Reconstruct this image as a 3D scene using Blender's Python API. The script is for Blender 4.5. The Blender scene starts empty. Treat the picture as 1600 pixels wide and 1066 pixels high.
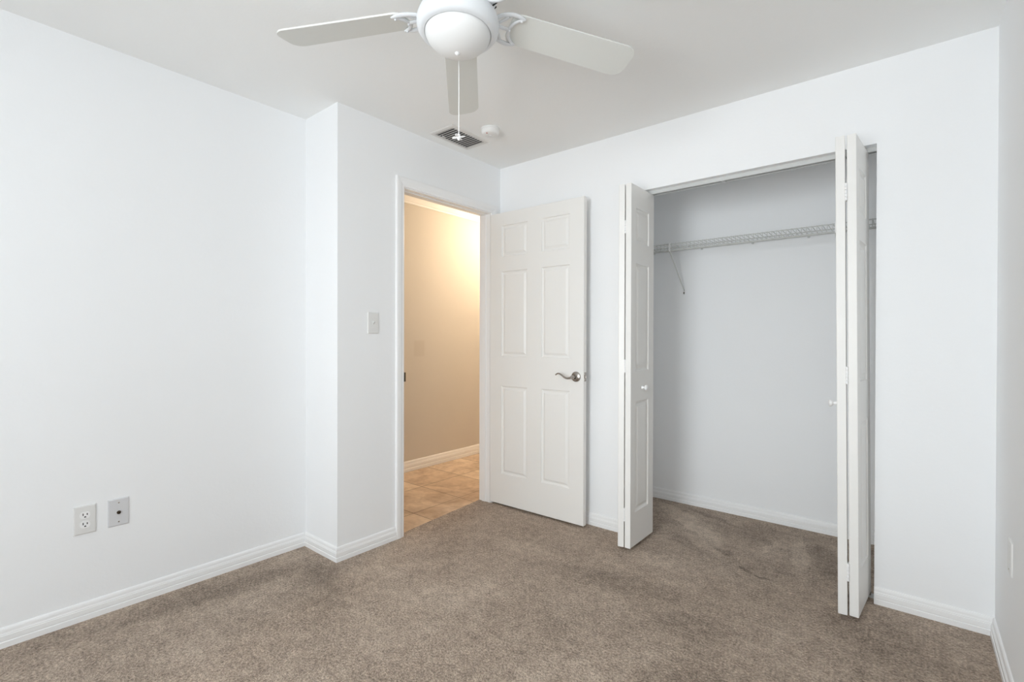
import bpy, bmesh, math, random
from mathutils import Vector, Matrix, Euler

random.seed(7)
PI = math.pi
scn = bpy.context.scene
col = scn.collection

# ---------------------------------------------------------------- measurements (metres, carpet = 0)
H = 2.44                     # room ceiling
XL, XD = -2.692, -2.360      # long left wall, door wall
YJ, YC = 1.419, 2.740        # jog face, closet wall
XR, YB = 0.2625, -1.40       # right wall, window wall behind the camera
WT = 0.100                   # wall thickness
CB = 3.522                   # closet back wall
CL, CR = -1.76, 0.10         # closet side walls
JL, JR = -1.375, -0.127      # closet opening
CH = 2.070                   # closet opening head
DY0, DY1, DH = 1.858, 2.630, 2.088   # clear door opening
HX = -3.492                  # far hall wall
HH = 2.485                   # hall ceiling
HY0, HY1 = 0.7, 4.9
BH = 0.0753                  # baseboard height

# ---------------------------------------------------------------- camera
cam = bpy.data.cameras.new('camera')
cam.lens = 763.214 / 1600 * 36.0
cam.sensor_width = 36.0
cam.clip_start = 0.02
co = bpy.data.objects.new('camera', cam)
col.objects.link(co)
yaw, pit, rol = 0.686248, -0.0049992, 0.0023992
F = Vector((-math.sin(yaw) * math.cos(pit), math.cos(yaw) * math.cos(pit), math.sin(pit)))
R0 = F.cross(Vector((0, 0, 1))).normalized()
U0 = R0.cross(F)
Rv = R0 * math.cos(rol) + U0 * math.sin(rol)
Uv = U0 * math.cos(rol) - R0 * math.sin(rol)
M = Matrix((Rv, Uv, -F)).transposed().to_4x4()
M.translation = Vector((0, 0, 1.1881))
co.matrix_world = M
scn.camera = co

# ---------------------------------------------------------------- view, sky, lights
vs = scn.view_settings
vs.view_transform = 'Standard'
vs.look = 'None'
vs.gamma = 1.0
vs.use_curve_mapping = False
vs.exposure = 0.08
scn.cycles.max_bounces = 16
scn.cycles.diffuse_bounces = 12

world = bpy.data.worlds.new('sky')
scn.world = world
world.use_nodes = True
bg = world.node_tree.nodes['Background']
bg.inputs[0].default_value = (0.80, 0.90, 1.0, 1)
bg.inputs[1].default_value = 1.0


def area(name, loc, target, sx, sy, power, colour):
    l = bpy.data.lights.new(name, 'AREA')
    l.shape = 'RECTANGLE'
    l.size, l.size_y = sx, sy
    l.energy = power
    l.color = colour
    o = bpy.data.objects.new(name, l)
    col.objects.link(o)
    o.location = loc
    o.rotation_euler = (Vector(target) - Vector(loc)).to_track_quat('-Z', 'Y').to_euler()
    return o


WX0, WX1, WZ0, WZ1 = -1.48, -0.08, 0.55, 2.12
VY0, VY1, VZ0, VZ1 = -1.22, -0.22, 0.75, 2.10
wxm, vym = (WX0 + WX1) / 2, (VY0 + VY1) / 2
# bright sky outside the window in the wall behind the camera; the side lamp is fill through an added window
area('sky_light', (-0.64, YB - 3.0, 1.75), (-0.8, 3.0, 1.1), 2.0, 2.4, 165, (0.925, 0.975, 1.0))
area('side_fill', (XR + 2.6, vym - 3.0, 1.75), (-2.4, 2.2, 1.2), 2.4, 2.2, 40, (0.925, 0.975, 1.0))
# fill lamps added low outside, throwing light up through the windows on to the ceiling
area('ceiling_fill', (wxm, YB - 3.2, 0.0), (wxm, 1.8, 2.44), 3.0, 1.2, 74, (0.97, 0.99, 1.0))
area('side_ceiling_fill', (XR + 2.4, vym - 2.2, 0.0), (-1.9, 2.0, 2.44), 2.4, 1.2, 25, (0.97, 0.99, 1.0))
area('window_daylight', (wxm, YB - 0.16, (WZ0 + WZ1) / 2), (wxm, 3, (WZ0 + WZ1) / 2), WX1 - WX0, WZ1 - WZ0, 36, (0.925, 0.975, 1.0))
area('side_window_fill', (XR + 0.16, vym, (VZ0 + VZ1) / 2), (-3, vym, (VZ0 + VZ1) / 2), VY1 - VY0, VZ1 - VZ0, 7, (0.925, 0.975, 1.0))  # fill lamp added at the added right-wall window
# warm lamp of the hallway, around the corner from the doorway
hl = bpy.data.lights.new('hall_lamp', 'POINT')
hl.energy = 24
hl.color = (1.0, 0.765, 0.52)
hl.shadow_soft_size = 0.09
ho = bpy.data.objects.new('hall_lamp', hl)
col.objects.link(ho)
ho.location = (-2.90, 3.86, 2.26)


# ---------------------------------------------------------------- materials
def nn(nt, kind, **kw):
    n = nt.nodes.new(kind)
    for k, v in kw.items():
        setattr(n, k, v)
    return n


def base_mat(name, colour, rough=0.5, metal=0.0, spec=0.5):
    m = bpy.data.materials.new(name)
    m.use_nodes = True
    b = m.node_tree.nodes['Principled BSDF']
    b.inputs['Base Color'].default_value = (*colour, 1)
    b.inputs['Roughness'].default_value = rough
    b.inputs['Metallic'].default_value = metal
    b.inputs['Specular IOR Level'].default_value = spec
    return m, m.node_tree, b


def paint(name, colour, rough=0.6, scale=60.0, bump=0.05, var=0.015, spec=0.3):
    """Painted surface: faint roller stipple and faint unevenness of colour."""
    m, nt, b = base_mat(name, colour, rough, 0, spec)
    tc = nn(nt, 'ShaderNodeTexCoord')
    n1 = nn(nt, 'ShaderNodeTexNoise')
    n1.inputs['Scale'].default_value = scale
    n1.inputs['Detail'].default_value = 3
    nt.links.new(tc.outputs['Object'], n1.inputs['Vector'])
    bp = nn(nt, 'ShaderNodeBump')
    bp.inputs['Strength'].default_value = bump
    bp.inputs['Distance'].default_value = 0.004
    nt.links.new(n1.outputs['Fac'], bp.inputs['Height'])
    nt.links.new(bp.outputs['Normal'], b.inputs['Normal'])
    n2 = nn(nt, 'ShaderNodeTexNoise')
    n2.inputs['Scale'].default_value = 1.7
    n2.inputs['Detail'].default_value = 4
    nt.links.new(tc.outputs['Object'], n2.inputs['Vector'])
    mx = nn(nt, 'ShaderNodeMix', data_type='RGBA')
    mx.inputs['A'].default_value = (*[c * (1 - var) for c in colour], 1)
    mx.inputs['B'].default_value = (*[min(1, c * (1 + var)) for c in colour], 1)
    nt.links.new(n2.outputs['Fac'], mx.inputs['Factor'])
    nt.links.new(mx.outputs['Result'], b.inputs['Base Color'])
    return m


def math_node(nt, op, a, b=None, clamp=False):
    n = nn(nt, 'ShaderNodeMath', operation=op, use_clamp=clamp)
    for i, v in enumerate((a, b)):
        if v is None:
            continue
        if isinstance(v, (int, float)):
            n.inputs[i].default_value = v
        else:
            nt.links.new(v, n.inputs[i])
    return n.outputs[0]


def carpet_mat():
    m, nt, b = base_mat('carpet_pile', (0.3, 0.25, 0.2), 0.95, 0, 0.1)
    b.inputs['Sheen Weight'].default_value = 0.15
    b.inputs['Sheen Roughness'].default_value = 0.6
    tc = nn(nt, 'ShaderNodeTexCoord')
    P = tc.outputs['Object']
    sep = nn(nt, 'ShaderNodeSeparateXYZ')
    # wobble the coordinates so that brush strokes have ragged edges
    w = nn(nt, 'ShaderNodeTexNoise')
    w.inputs['Scale'].default_value = 9.0
    w.inputs['Detail'].default_value = 5
    nt.links.new(P, w.inputs['Vector'])
    sub = nn(nt, 'ShaderNodeVectorMath', operation='SUBTRACT')
    nt.links.new(w.outputs['Color'], sub.inputs[0])
    sub.inputs[1].default_value = (0.5, 0.5, 0.5)
    scl = nn(nt, 'ShaderNodeVectorMath', operation='SCALE')
    nt.links.new(sub.outputs[0], scl.inputs[0])
    scl.inputs['Scale'].default_value = 0.10
    add = nn(nt, 'ShaderNodeVectorMath', operation='ADD')
    nt.links.new(P, add.inputs[0])
    nt.links.new(scl.outputs[0], add.inputs[1])
    nt.links.new(add.outputs[0], sep.inputs[0])
    X, Y = sep.outputs['X'], sep.outputs['Y']

    def blob(cx, cy, rx, ry, ang, hard, amt):
        ca, sa = math.cos(math.radians(ang)), math.sin(math.radians(ang))
        dx = math_node(nt, 'SUBTRACT', X, cx)
        dy = math_node(nt, 'SUBTRACT', Y, cy)
        u = math_node(nt, 'ADD', math_node(nt, 'MULTIPLY', dx, ca / rx), math_node(nt, 'MULTIPLY', dy, sa / rx))
        v = math_node(nt, 'ADD', math_node(nt, 'MULTIPLY', dx, -sa / ry), math_node(nt, 'MULTIPLY', dy, ca / ry))
        d = math_node(nt, 'SQRT', math_node(nt, 'ADD', math_node(nt, 'MULTIPLY', u, u), math_node(nt, 'MULTIPLY', v, v)))
        mr = nn(nt, 'ShaderNodeMapRange', interpolation_type='SMOOTHSTEP')
        mr.inputs['From Min'].default_value = 1.0
        mr.inputs['From Max'].default_value = hard
        mr.inputs['To Min'].default_value = 0.0
        mr.inputs['To Max'].default_value = amt
        nt.links.new(d, mr.inputs['Value'])
        return mr.outputs['Result']

    # vacuum strokes, dents of the pile and one painted shade: (x, y, half length, half width, angle, hard core, lighter/darker)
    marks = [
        (-1.12, 3.20, 0.42, 0.10, -38, 0.7, 0.16), (-0.96, 2.98, 0.30, 0.11, -50, 0.7, 0.12),
        (-1.03, 3.36, 0.24, 0.035, -22, 0.5, -0.22), (-0.72, 3.28, 0.15, 0.22, 25, 0.5, -0.15),
        (-0.62, 3.10, 0.02, 0.20, -8, 0.5, 0.12), (-0.47, 3.06, 0.045, 0.33, 8, 0.6, 0.15),
        (-0.36, 3.10, 0.08, 0.28, 14, 0.55, -0.19), (-0.24, 2.92, 0.04, 0.28, 4, 0.6, 0.10),
        (-0.81, 2.86, 0.075, 0.040, -30, 0.6, -0.32), (-0.665, 2.705, 0.045, 0.020, -25, 0.5, -0.34),
        (-0.575, 2.668, 0.055, 0.013, -18, 0.5, -0.40), (-1.02, 2.86, 0.16, 0.07, -40, 0.5, -0.12),
        (-1.30, 2.95, 0.12, 0.24, 0, 0.6, -0.12),  # shade beside the left bifold leaf, painted into the carpet colour
        # the open room
        (-1.10, 2.16, 0.42, 0.14, 12, 0.3, -0.20), (-0.72, 2.02, 0.36, 0.12, 30, 0.3, -0.14),
        (-2.18, 1.18, 0.50, 0.20, -20, 0.3, -0.10), (-1.65, 1.60, 0.42, 0.20, 50, 0.3, 0.12),
        (-1.62, 2.18, 0.40, 0.12, 4, 0.3, 0.10), (-0.10, 2.42, 0.30, 0.20, -15, 0.4, -0.20),
        (-0.55, 1.62, 0.45, 0.25, 30, 0.3, -0.12), (-0.95, 1.40, 0.40, 0.18, 55, 0.3, 0.08),
        (-1.05, 2.52, 0.35, 0.09, -10, 0.3, 0.12), (-2.52, 0.85, 0.62, 0.13, 84, 0.3, -0.20), (-2.28, 1.30, 0.22, 0.12, -20, 0.3, -0.14), (-2.05, 1.55, 0.30, 0.10, 60, 0.3, 0.10),
    ]
    tot = None
    for k in marks:
        o = blob(*k[:6], k[6] * (1.25 if k[6] > 0 else 1.05))
        tot = o if tot is None else math_node(nt, 'ADD', tot, o)
    # broad unevenness of the pile
    big = nn(nt, 'ShaderNodeTexNoise')
    big.inputs['Scale'].default_value = 2.6
    big.inputs['Detail'].default_value = 5
    big.inputs['Roughness'].default_value = 0.6
    nt.links.new(P, big.inputs['Vector'])
    tot = math_node(nt, 'ADD', tot, math_node(nt, 'MULTIPLY', math_node(nt, 'SUBTRACT', big.outputs['Fac'], 0.5), 0.55))
    mid = nn(nt, 'ShaderNodeTexNoise')
    mid.inputs['Scale'].default_value = 26
    mid.inputs['Detail'].default_value = 3
    nt.links.new(P, mid.inputs['Vector'])
    tot = math_node(nt, 'ADD', tot, math_node(nt, 'MULTIPLY', math_node(nt, 'SUBTRACT', mid.outputs['Fac'], 0.5), 0.75))
    pat = nn(nt, 'ShaderNodeTexNoise')
    pat.inputs['Scale'].default_value = 7.5
    pat.inputs['Detail'].default_value = 4
    pat.inputs['Distortion'].default_value = 0.6
    nt.links.new(P, pat.inputs['Vector'])
    tot = math_node(nt, 'ADD', tot, math_node(nt, 'MULTIPLY', math_node(nt, 'SUBTRACT', pat.outputs['Fac'], 0.5), 0.45))
    # tufts
    fine = nn(nt, 'ShaderNodeTexNoise')
    fine.inputs['Scale'].default_value = 105
    fine.inputs['Detail'].default_value = 4
    fine.inputs['Roughness'].default_value = 0.75
    nt.links.new(P, fine.inputs['Vector'])
    tot = math_node(nt, 'ADD', tot, math_node(nt, 'MULTIPLY', math_node(nt, 'SUBTRACT', fine.outputs['Fac'], 0.5), 2.7))
    fac = math_node(nt, 'ADD', tot, 0.5, True)
    cr = nn(nt, 'ShaderNodeValToRGB')
    e = cr.color_ramp.elements
    e[0].position, e[0].color = 0.0, (0.190, 0.142, 0.106, 1)
    e[1].position, e[1].color = 1.0, (0.780, 0.650, 0.525, 1)
    k = e.new(0.5)
    k.color = (0.475, 0.368, 0.284, 1)
    nt.links.new(fac, cr.inputs['Fac'])
    nt.links.new(cr.outputs['Color'], b.inputs['Base Color'])
    vor = nn(nt, 'ShaderNodeTexVoronoi')
    vor.inputs['Scale'].default_value = 170
    nt.links.new(P, vor.inputs['Vector'])
    hgt = math_node(nt, 'ADD', math_node(nt, 'MULTIPLY', fine.outputs['Fac'], 1.2), math_node(nt, 'MULTIPLY', vor.outputs['Distance'], -0.6))
    hgt = math_node(nt, 'ADD', hgt, math_node(nt, 'MULTIPLY', mid.outputs['Fac'], 0.6))
    bp = nn(nt, 'ShaderNodeBump')
    bp.inputs['Strength'].default_value = 0.9
    bp.inputs['Distance'].default_value = 0.010
    nt.links.new(hgt, bp.inputs['Height'])
    nt.links.new(bp.outputs['Normal'], b.inputs['Normal'])
    return m


def tile_mat():
    m, nt, b = base_mat('travertine_tile', (0.5, 0.4, 0.3), 0.35, 0, 0.4)
    tc = nn(nt, 'ShaderNodeTexCoord')
    P = tc.outputs['Object']
    mp = nn(nt, 'ShaderNodeMapping')
    mp.inputs['Location'].default_value = (3.05, -2.15, 0)
    nt.links.new(P, mp.inputs['Vector'])
    br = nn(nt, 'ShaderNodeTexBrick')
    br.offset = 0.0
    br.squash = 1.0
    br.inputs['Scale'].default_value = 1.0
    br.inputs['Mortar Size'].default_value = 0.0035
    br.inputs['Mortar Smooth'].default_value = 0.3
    br.inputs['Brick Width'].default_value = 0.425
    br.inputs['Row Height'].default_value = 0.43
    br.inputs['Color1'].default_value = (0.62, 0.485, 0.36, 1)
    br.inputs['Color2'].default_value = (0.93, 0.82, 0.68, 1)
    br.inputs['Mortar'].default_value = (0.24, 0.17, 0.11, 1)
    nt.links.new(mp.outputs[0], br.inputs['Vector'])
    n1 = nn(nt, 'ShaderNodeTexNoise')
    n1.inputs['Scale'].default_value = 2.6
    n1.inputs['Detail'].default_value = 9
    n1.inputs['Roughness'].default_value = 0.62
    n1.inputs['Distortion'].default_value = 1.3
    nt.links.new(P, n1.inputs['Vector'])
    n2 = nn(nt, 'ShaderNodeTexNoise')
    n2.inputs['Scale'].default_value = 22
    n2.inputs['Detail'].default_value = 6
    nt.links.new(P, n2.inputs['Vector'])
    cr = nn(nt, 'ShaderNodeValToRGB')
    e = cr.color_ramp.elements
    e[0].position, e[0].color = 0.36, (0.62, 0.52, 0.44, 1)
    e[1].position, e[1].color = 0.60, (1.10, 1.06, 1.02, 1)
    nt.links.new(math_node(nt, 'ADD', math_node(nt, 'MULTIPLY', n1.outputs['Fac'], 0.75), math_node(nt, 'MULTIPLY', n2.outputs['Fac'], 0.25)), cr.inputs['Fac'])
    mx = nn(nt, 'ShaderNodeMix', data_type='RGBA', blend_type='MULTIPLY')
    mx.inputs['Factor'].default_value = 1.0
    nt.links.new(br.outputs['Color'], mx.inputs['A'])
    nt.links.new(cr.outputs['Color'], mx.inputs['B'])
    nt.links.new(mx.outputs['Result'], b.inputs['Base Color'])
    bp = nn(nt, 'ShaderNodeBump')
    bp.inputs['Strength'].default_value = 0.4
    bp.inputs['Distance'].default_value = 0.003
    bp.invert = True
    nt.links.new(br.outputs['Fac'], bp.inputs['Height'])
    nt.links.new(bp.outputs['Normal'], b.inputs['Normal'])
    return m


def metal_mat(name, colour, rough):
    m, nt, b = base_mat(name, colour, rough, 1.0)
    tc = nn(nt, 'ShaderNodeTexCoord')
    n = nn(nt, 'ShaderNodeTexNoise')
    n.inputs['Scale'].default_value = 90
    nt.links.new(tc.outputs['Object'], n.inputs['Vector'])
    mr = nn(nt, 'ShaderNodeMapRange')
    mr.inputs['To Min'].default_value = rough * 0.8
    mr.inputs['To Max'].default_value = rough * 1.25
    nt.links.new(n.outputs['Fac'], mr.inputs['Value'])
    nt.links.new(mr.outputs['Result'], b.inputs['Roughness'])
    return m


WALL = paint('wall_paint', (0.880, 0.892, 0.904), 0.7, 70, 0.10, 0.010)
CEIL = paint('ceiling_paint', (0.890, 0.897, 0.892), 0.9, 90, 0.12, 0.010, 0.1)
TRIM = paint('trim_paint', (0.885, 0.888, 0.890), 0.35, 30, 0.02, 0.006, 0.45)
DOOR = paint('door_paint', (0.835, 0.828, 0.806), 0.40, 26, 0.03, 0.008, 0.4)
HALLW = paint('hall_wall_paint', (0.625, 0.595, 0.55), 0.75, 60, 0.10, 0.03)
FANW = paint('fan_enamel', (0.750, 0.775, 0.800), 0.30, 20, 0.01, 0.006, 0.5)
BLADE = paint('fan_blade_finish', (0.735, 0.745, 0.715), 0.45, 18, 0.01, 0.01, 0.3)
BOWL = paint('frosted_glass', (0.800, 0.805, 0.800), 0.42, 25, 0.01, 0.004, 0.5)
PLATE = paint('plate_plastic', (0.76, 0.76, 0.75), 0.35, 20, 0.01, 0.005, 0.5)
GREYP = paint('grey_plate_plastic', (0.66, 0.665, 0.68), 0.35, 20, 0.01, 0.008, 0.5)
SMOKE = paint('detector_plastic', (0.80, 0.80, 0.79), 0.4, 20, 0.01, 0.005, 0.4)
VENTP = paint('vent_enamel', (0.72, 0.71, 0.69), 0.5, 20, 0.01, 0.01, 0.3)
WIRE = paint('vinyl_coated_wire', (0.60, 0.61, 0.59), 0.4, 40, 0.01, 0.01, 0.4)
TRACK = paint('track_enamel', (0.60, 0.61, 0.60), 0.35, 25, 0.01, 0.015, 0.5)
DARK = paint('dark_recess', (0.035, 0.034, 0.034), 0.8, 20, 0.0, 0.05, 0.1)
DUCT = paint('duct_lining', (0.13, 0.13, 0.13), 0.8, 20, 0.0, 0.05, 0.1)
NICKEL = metal_mat('satin_nickel', (0.38, 0.35, 0.32), 0.24)
BRONZE = metal_mat('dark_bronze', (0.10, 0.075, 0.055), 0.4)
RED = paint('red_lens', (0.45, 0.16, 0.12), 0.4, 20, 0.0, 0.02)
nt_ = HALLW.node_tree
tc_ = nn(nt_, 'ShaderNodeTexCoord')
sp_ = nn(nt_, 'ShaderNodeSeparateXYZ')
nt_.links.new(tc_.outputs['Object'], sp_.inputs[0])
ey_ = math_node(nt_, 'ABSOLUTE', math_node(nt_, 'SUBTRACT', sp_.outputs['Y'], 2.925))
ez_ = math_node(nt_, 'ABSOLUTE', math_node(nt_, 'SUBTRACT', sp_.outputs['Z'], 1.095))
my_ = math_node(nt_, 'MULTIPLY', math_node(nt_, 'SUBTRACT', 0.070, ey_), 60, True)
mz_ = math_node(nt_, 'MULTIPLY', math_node(nt_, 'SUBTRACT', 0.080, ez_), 60, True)
# a patch of touched-up paint
pt_ = nn(nt_, 'ShaderNodeMix', data_type='RGBA', blend_type='MULTIPLY')
nt_.links.new(math_node(nt_, 'MULTIPLY', math_node(nt_, 'MULTIPLY', my_, mz_), 0.55), pt_.inputs['Factor'])
src_ = nt_.nodes['Principled BSDF'].inputs['Base Color'].links[0].from_socket
nt_.links.new(src_, pt_.inputs['A'])
pt_.inputs['B'].default_value = (0.90, 0.88, 0.86, 1)
nt_.links.new(pt_.outputs['Result'], nt_.nodes['Principled BSDF'].inputs['Base Color'])
CARPET = carpet_mat()
TILE = tile_mat()
gm, gnt, gb = base_mat('window_glass', (1, 1, 1), 0.02)
gt = nn(gnt, 'ShaderNodeBsdfTransparent')
gmx = nn(gnt, 'ShaderNodeMixShader')
gmx.inputs[0].default_value = 0.06
gnt.links.new(gt.outputs[0], gmx.inputs[1])
gnt.links.new(gb.outputs[0], gmx.inputs[2])
gnt.links.new(gmx.outputs[0], gnt.nodes['Material Output'].inputs[0])
GLASS = gm


# ---------------------------------------------------------------- mesh helpers
def link(name, bm, mat, parent=None, smooth=False, auto=None, loc=None, rot=None):
    bmesh.ops.recalc_face_normals(bm, faces=bm.faces[:])
    me = bpy.data.meshes.new(name)
    bm.to_mesh(me)
    bm.free()
    me.materials.append(mat)
    if smooth or auto:
        me.polygons.foreach_set('use_smooth', [True] * len(me.polygons))
    if auto:
        me.set_sharp_from_angle(angle=math.radians(auto))
    o = bpy.data.objects.new(name, me)
    col.objects.link(o)
    if parent is not None:
        o.parent = parent
    if loc is not None:
        o.location = loc
    if rot is not None:
        o.rotation_euler = rot
    return o


def empty(name, loc, rz=0.0):
    o = bpy.data.objects.new(name, None)
    o.empty_display_size = 0.1
    col.objects.link(o)
    o.location = loc
    o.rotation_euler = (0, 0, rz)
    return o


def tag(o, label, cat=None, group=None, kind=None):
    o['label'] = label
    if cat:
        o['category'] = cat
    if group:
        o['group'] = group
    if kind:
        o['kind'] = kind
    return o


def B():
    return bmesh.new()


def box(bm, x0, x1, y0, y1, z0, z1, bev=0.0):
    vs_ = [bm.verts.new((x, y, z)) for x in (x0, x1) for y in (y0, y1) for z in (z0, z1)]
    q = [(0, 1, 3, 2), (4, 6, 7, 5), (0, 4, 5, 1), (2, 3, 7, 6), (0, 2, 6, 4), (1, 5, 7, 3)]
    fs = [bm.faces.new([vs_[i] for i in f]) for f in q]
    if bev:
        es = set()
        for f in fs:
            es.update(f.edges)
        bmesh.ops.bevel(bm, geom=list(es), offset=bev, segments=2, affect='EDGES', profile=0.5)
    return bm


def extrude_poly(bm, pts, a0, a1, axis):
    """Polygon in the plane across `axis`, extruded from a0 to a1 along it."""
    def P(p, a):
        return (a, p[0], p[1]) if axis == 'x' else (p[0], a, p[1]) if axis == 'y' else (p[0], p[1], a)
    lo = [bm.verts.new(P(p, a0)) for p in pts]
    hi = [bm.verts.new(P(p, a1)) for p in pts]
    n = len(pts)
    bm.faces.new(lo)
    bm.faces.new(hi[::-1])
    for i in range(n):
        bm.faces.new((lo[i], lo[(i + 1) % n], hi[(i + 1) % n], hi[i]))
    return bm


def tube(bm, path, r, seg=8, closed=False, flat=None, cap=True):
    """Round (or flattened) tube along a list of points; r may be one number or a list."""
    pts = [Vector(p) for p in path]
    n = len(pts)
    rs = r if isinstance(r, (list, tuple)) else [r] * n
    rings = []
    for i, p in enumerate(pts):
        a = pts[(i - 1) % n] if (closed or i > 0) else pts[i]
        b = pts[(i + 1) % n] if (closed or i < n - 1) else pts[i]
        t = (b - a).normalized()
        ref = Vector((0, 0, 1)) if abs(t.z) < 0.95 else Vector((0, 1, 0))
        u = t.cross(ref).normalized()
        v = u.cross(t).normalized()
        k = flat if flat else 1.0
        rings.append([bm.verts.new(p + u * rs[i] * math.cos(2 * PI * j / seg) + v * rs[i] * k * math.sin(2 * PI * j / seg)) for j in range(seg)])
    m = n if closed else n - 1
    for i in range(m):
        A, C = rings[i], rings[(i + 1) % n]
        for j in range(seg):
            bm.faces.new((A[j], A[(j + 1) % seg], C[(j + 1) % seg], C[j]))
    if cap and not closed:
        bm.faces.new(rings[0][::-1])
        bm.faces.new(rings[-1])
    return bm


def lathe(bm, prof, seg=48, mat=None):
    """Profile [(r, z)] turned about local Z, then moved by the matrix."""
    rings = []
    mat = mat or Matrix.Identity(4)
    for r, z in prof:
        if r < 1e-6:
            rings.append([bm.verts.new(mat @ Vector((0, 0, z)))])
        else:
            rings.append([bm.verts.new(mat @ Vector((r * math.cos(2 * PI * j / seg), r * math.sin(2 * PI * j / seg), z))) for j in range(seg)])
    for A, C in zip(rings, rings[1:]):
        for j in range(seg):
            k = (j + 1) % seg
            if len(A) == 1 and len(C) == 1:
                continue
            if len(A) == 1:
                bm.faces.new((A[0], C[k], C[j]))
            elif len(C) == 1:
                bm.faces.new((A[j], A[k], C[0]))
            else:
                bm.faces.new((A[j], A[k], C[k], C[j]))
    return bm


def sweep(bm, A, Bp, n1, n2, prof, mA=0, mB=0):
    """Moulding profile [(a, b)] from A to B; a runs along n1, b along n2; mA/mB = mitre slopes in a."""
    A, Bp, n1, n2 = Vector(A), Vector(Bp), Vector(n1), Vector(n2)
    d = (Bp - A).normalized()
    s = [bm.verts.new(A + n1 * a + n2 * b + d * (a * mA)) for a, b in prof]
    e = [bm.verts.new(Bp + n1 * a + n2 * b + d * (a * mB)) for a, b in prof]
    n = len(prof)
    for i in range(n):
        bm.faces.new((s[i], s[(i + 1) % n], e[(i + 1) % n], e[i]))
    bm.faces.new(s)
    bm.faces.new(e[::-1])
    return bm


def struct(name, bm, mat, label=None, cat=None, **kw):
    o = link(name, bm, mat, **kw)
    o['kind'] = 'structure'
    if label:
        o['label'] = label
        o['category'] = cat
    return o


# ---------------------------------------------------------------- the setting
# carpet: room plus closet, cut around the jog and reaching into the doorway
EDGE = -2.435
b = B()
extrude_poly(b, [(XL - 0.02, YB - 0.02), (XR + 0.02, YB - 0.02), (XR + 0.02, YC + 0.02), (CR + 0.02, YC + 0.02), (CR + 0.02, CB + 0.02), (CL - 0.02, CB + 0.02),
                 (CL - 0.02, YC + 0.02), (XD - 0.01, YC + 0.02), (XD - 0.01, DY1 + 0.016), (EDGE - 0.03, DY1 + 0.016), (EDGE + 0.04, DY0 - 0.016),
                 (XD - 0.01, DY0 - 0.016), (XD - 0.01, YJ + 0.02), (XL - 0.02, YJ + 0.02)], -0.03, 0.0, 'z')
struct('floor', b, CARPET, 'brown-grey cut-pile carpet of the bedroom and closet', 'carpet')
b = B()
extrude_poly(b, [(HX - 0.02, HY0), (XD - WT + 0.02, HY0), (XD - WT + 0.02, DY0 - 0.017), (EDGE + 0.0395, DY0 - 0.017), (EDGE - 0.0305, DY1 + 0.017),
                 (XD - WT + 0.02, DY1 + 0.017), (XD - WT + 0.02, HY1), (HX - 0.02, HY1)], -0.035, -0.006, 'z')
struct('floor_hall', b, TILE, 'tan travertine tile floor of the hallway beyond the doorway', 'tile floor')

b = B()
box(b, XL - 0.1, XR + 0.1, YB - 0.15, YC + 0.001, H, H + 0.08)
struct('ceiling', b, CEIL, 'plain off-white ceiling of the bedroom', 'ceiling')
b = B()
box(b, CL - 0.1, CR + 0.1, YC + 0.001, CB + 0.1, H, H + 0.08)
struct('ceiling_closet', b, CEIL, 'closet ceiling above the wire shelf', 'ceiling')
b = B()
box(b, HX - 0.1, XD - WT, HY0, HY1, HH, HH + 0.08)
struct('ceiling_hall', b, CEIL, 'hallway ceiling beyond the doorway', 'ceiling')

b = B()
box(b, XL - 0.12, XL, YB - 0.15, YJ, 0, H)
struct('wall_left', b, WALL, 'long white wall with the outlet and the cable plate', 'wall')
b = B()
extrude_poly(b, [(XL - 0.12, YJ), (XD, YJ), (XD - WT, YJ + WT), (XL - 0.12, YJ + WT)], 0, H, 'z')
struct('wall_jog', b, WALL, 'narrow white return wall left of the light switch', 'wall')
# door wall, running on as the near wall of the hall
RY0, RY1, RZ = DY0 - 0.018, DY1 + 0.018, DH + 0.018
b = B()
extrude_poly(b, [(YJ, 0), (RY0, 0), (RY0, RZ), (RY1, RZ), (RY1, 0), (HY1, 0), (HY1, HH + 0.08), (YC + 0.05, HH + 0.08), (YC + 0.05, H), (YJ, H)], XD - WT, XD, 'x')
for v in b.verts:
    if abs(v.co.y - YJ) < 1e-5 and v.co.x < XD - 0.05:
        v.co.y += WT
struct('wall_door', b, WALL, 'white wall holding the hallway doorway and light switch', 'wall')
b = B()
extrude_poly(b, [(XD, 0), (JL, 0), (JL, CH), (JR, CH), (JR, 0), (XR, 0), (XR, H), (XD, H)], YC, YC + WT, 'y')
struct('wall_closet', b, WALL, 'white wall around the wide closet opening', 'wall')
b = B()
for poly in ([(YB - 0.15, 0), (YC + WT, 0), (YC + WT, VZ0), (YB - 0.15, VZ0)], [(YB - 0.15, VZ1), (YC + WT, VZ1), (YC + WT, H), (YB - 0.15, H)],
             [(YB - 0.15, VZ0), (VY0, VZ0), (VY0, VZ1), (YB - 0.15, VZ1)], [(VY1, VZ0), (YC + WT, VZ0), (YC + WT, VZ1), (VY1, VZ1)]):
    extrude_poly(b, poly, XR, XR + 0.12, 'x')
struct('wall_right', b, WALL, 'white wall at the right edge of the view', 'wall')
b = B()
x0, x1 = XL, XR
for poly in ([(x0, 0), (x1, 0), (x1, WZ0), (x0, WZ0)], [(x0, WZ1), (x1, WZ1), (x1, H), (x0, H)],
             [(x0, WZ0), (WX0, WZ0), (WX0, WZ1), (x0, WZ1)], [(WX1, WZ0), (x1, WZ0), (x1, WZ1), (WX1, WZ1)]):
    extrude_poly(b, poly, YB - 0.13, YB, 'y')
struct('wall_back', b, WALL, 'white wall with the window, behind the viewer', 'wall')
b = B()
box(b, CL - 0.1, CR + 0.1, CB, CB + 0.1, 0, H)
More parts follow.
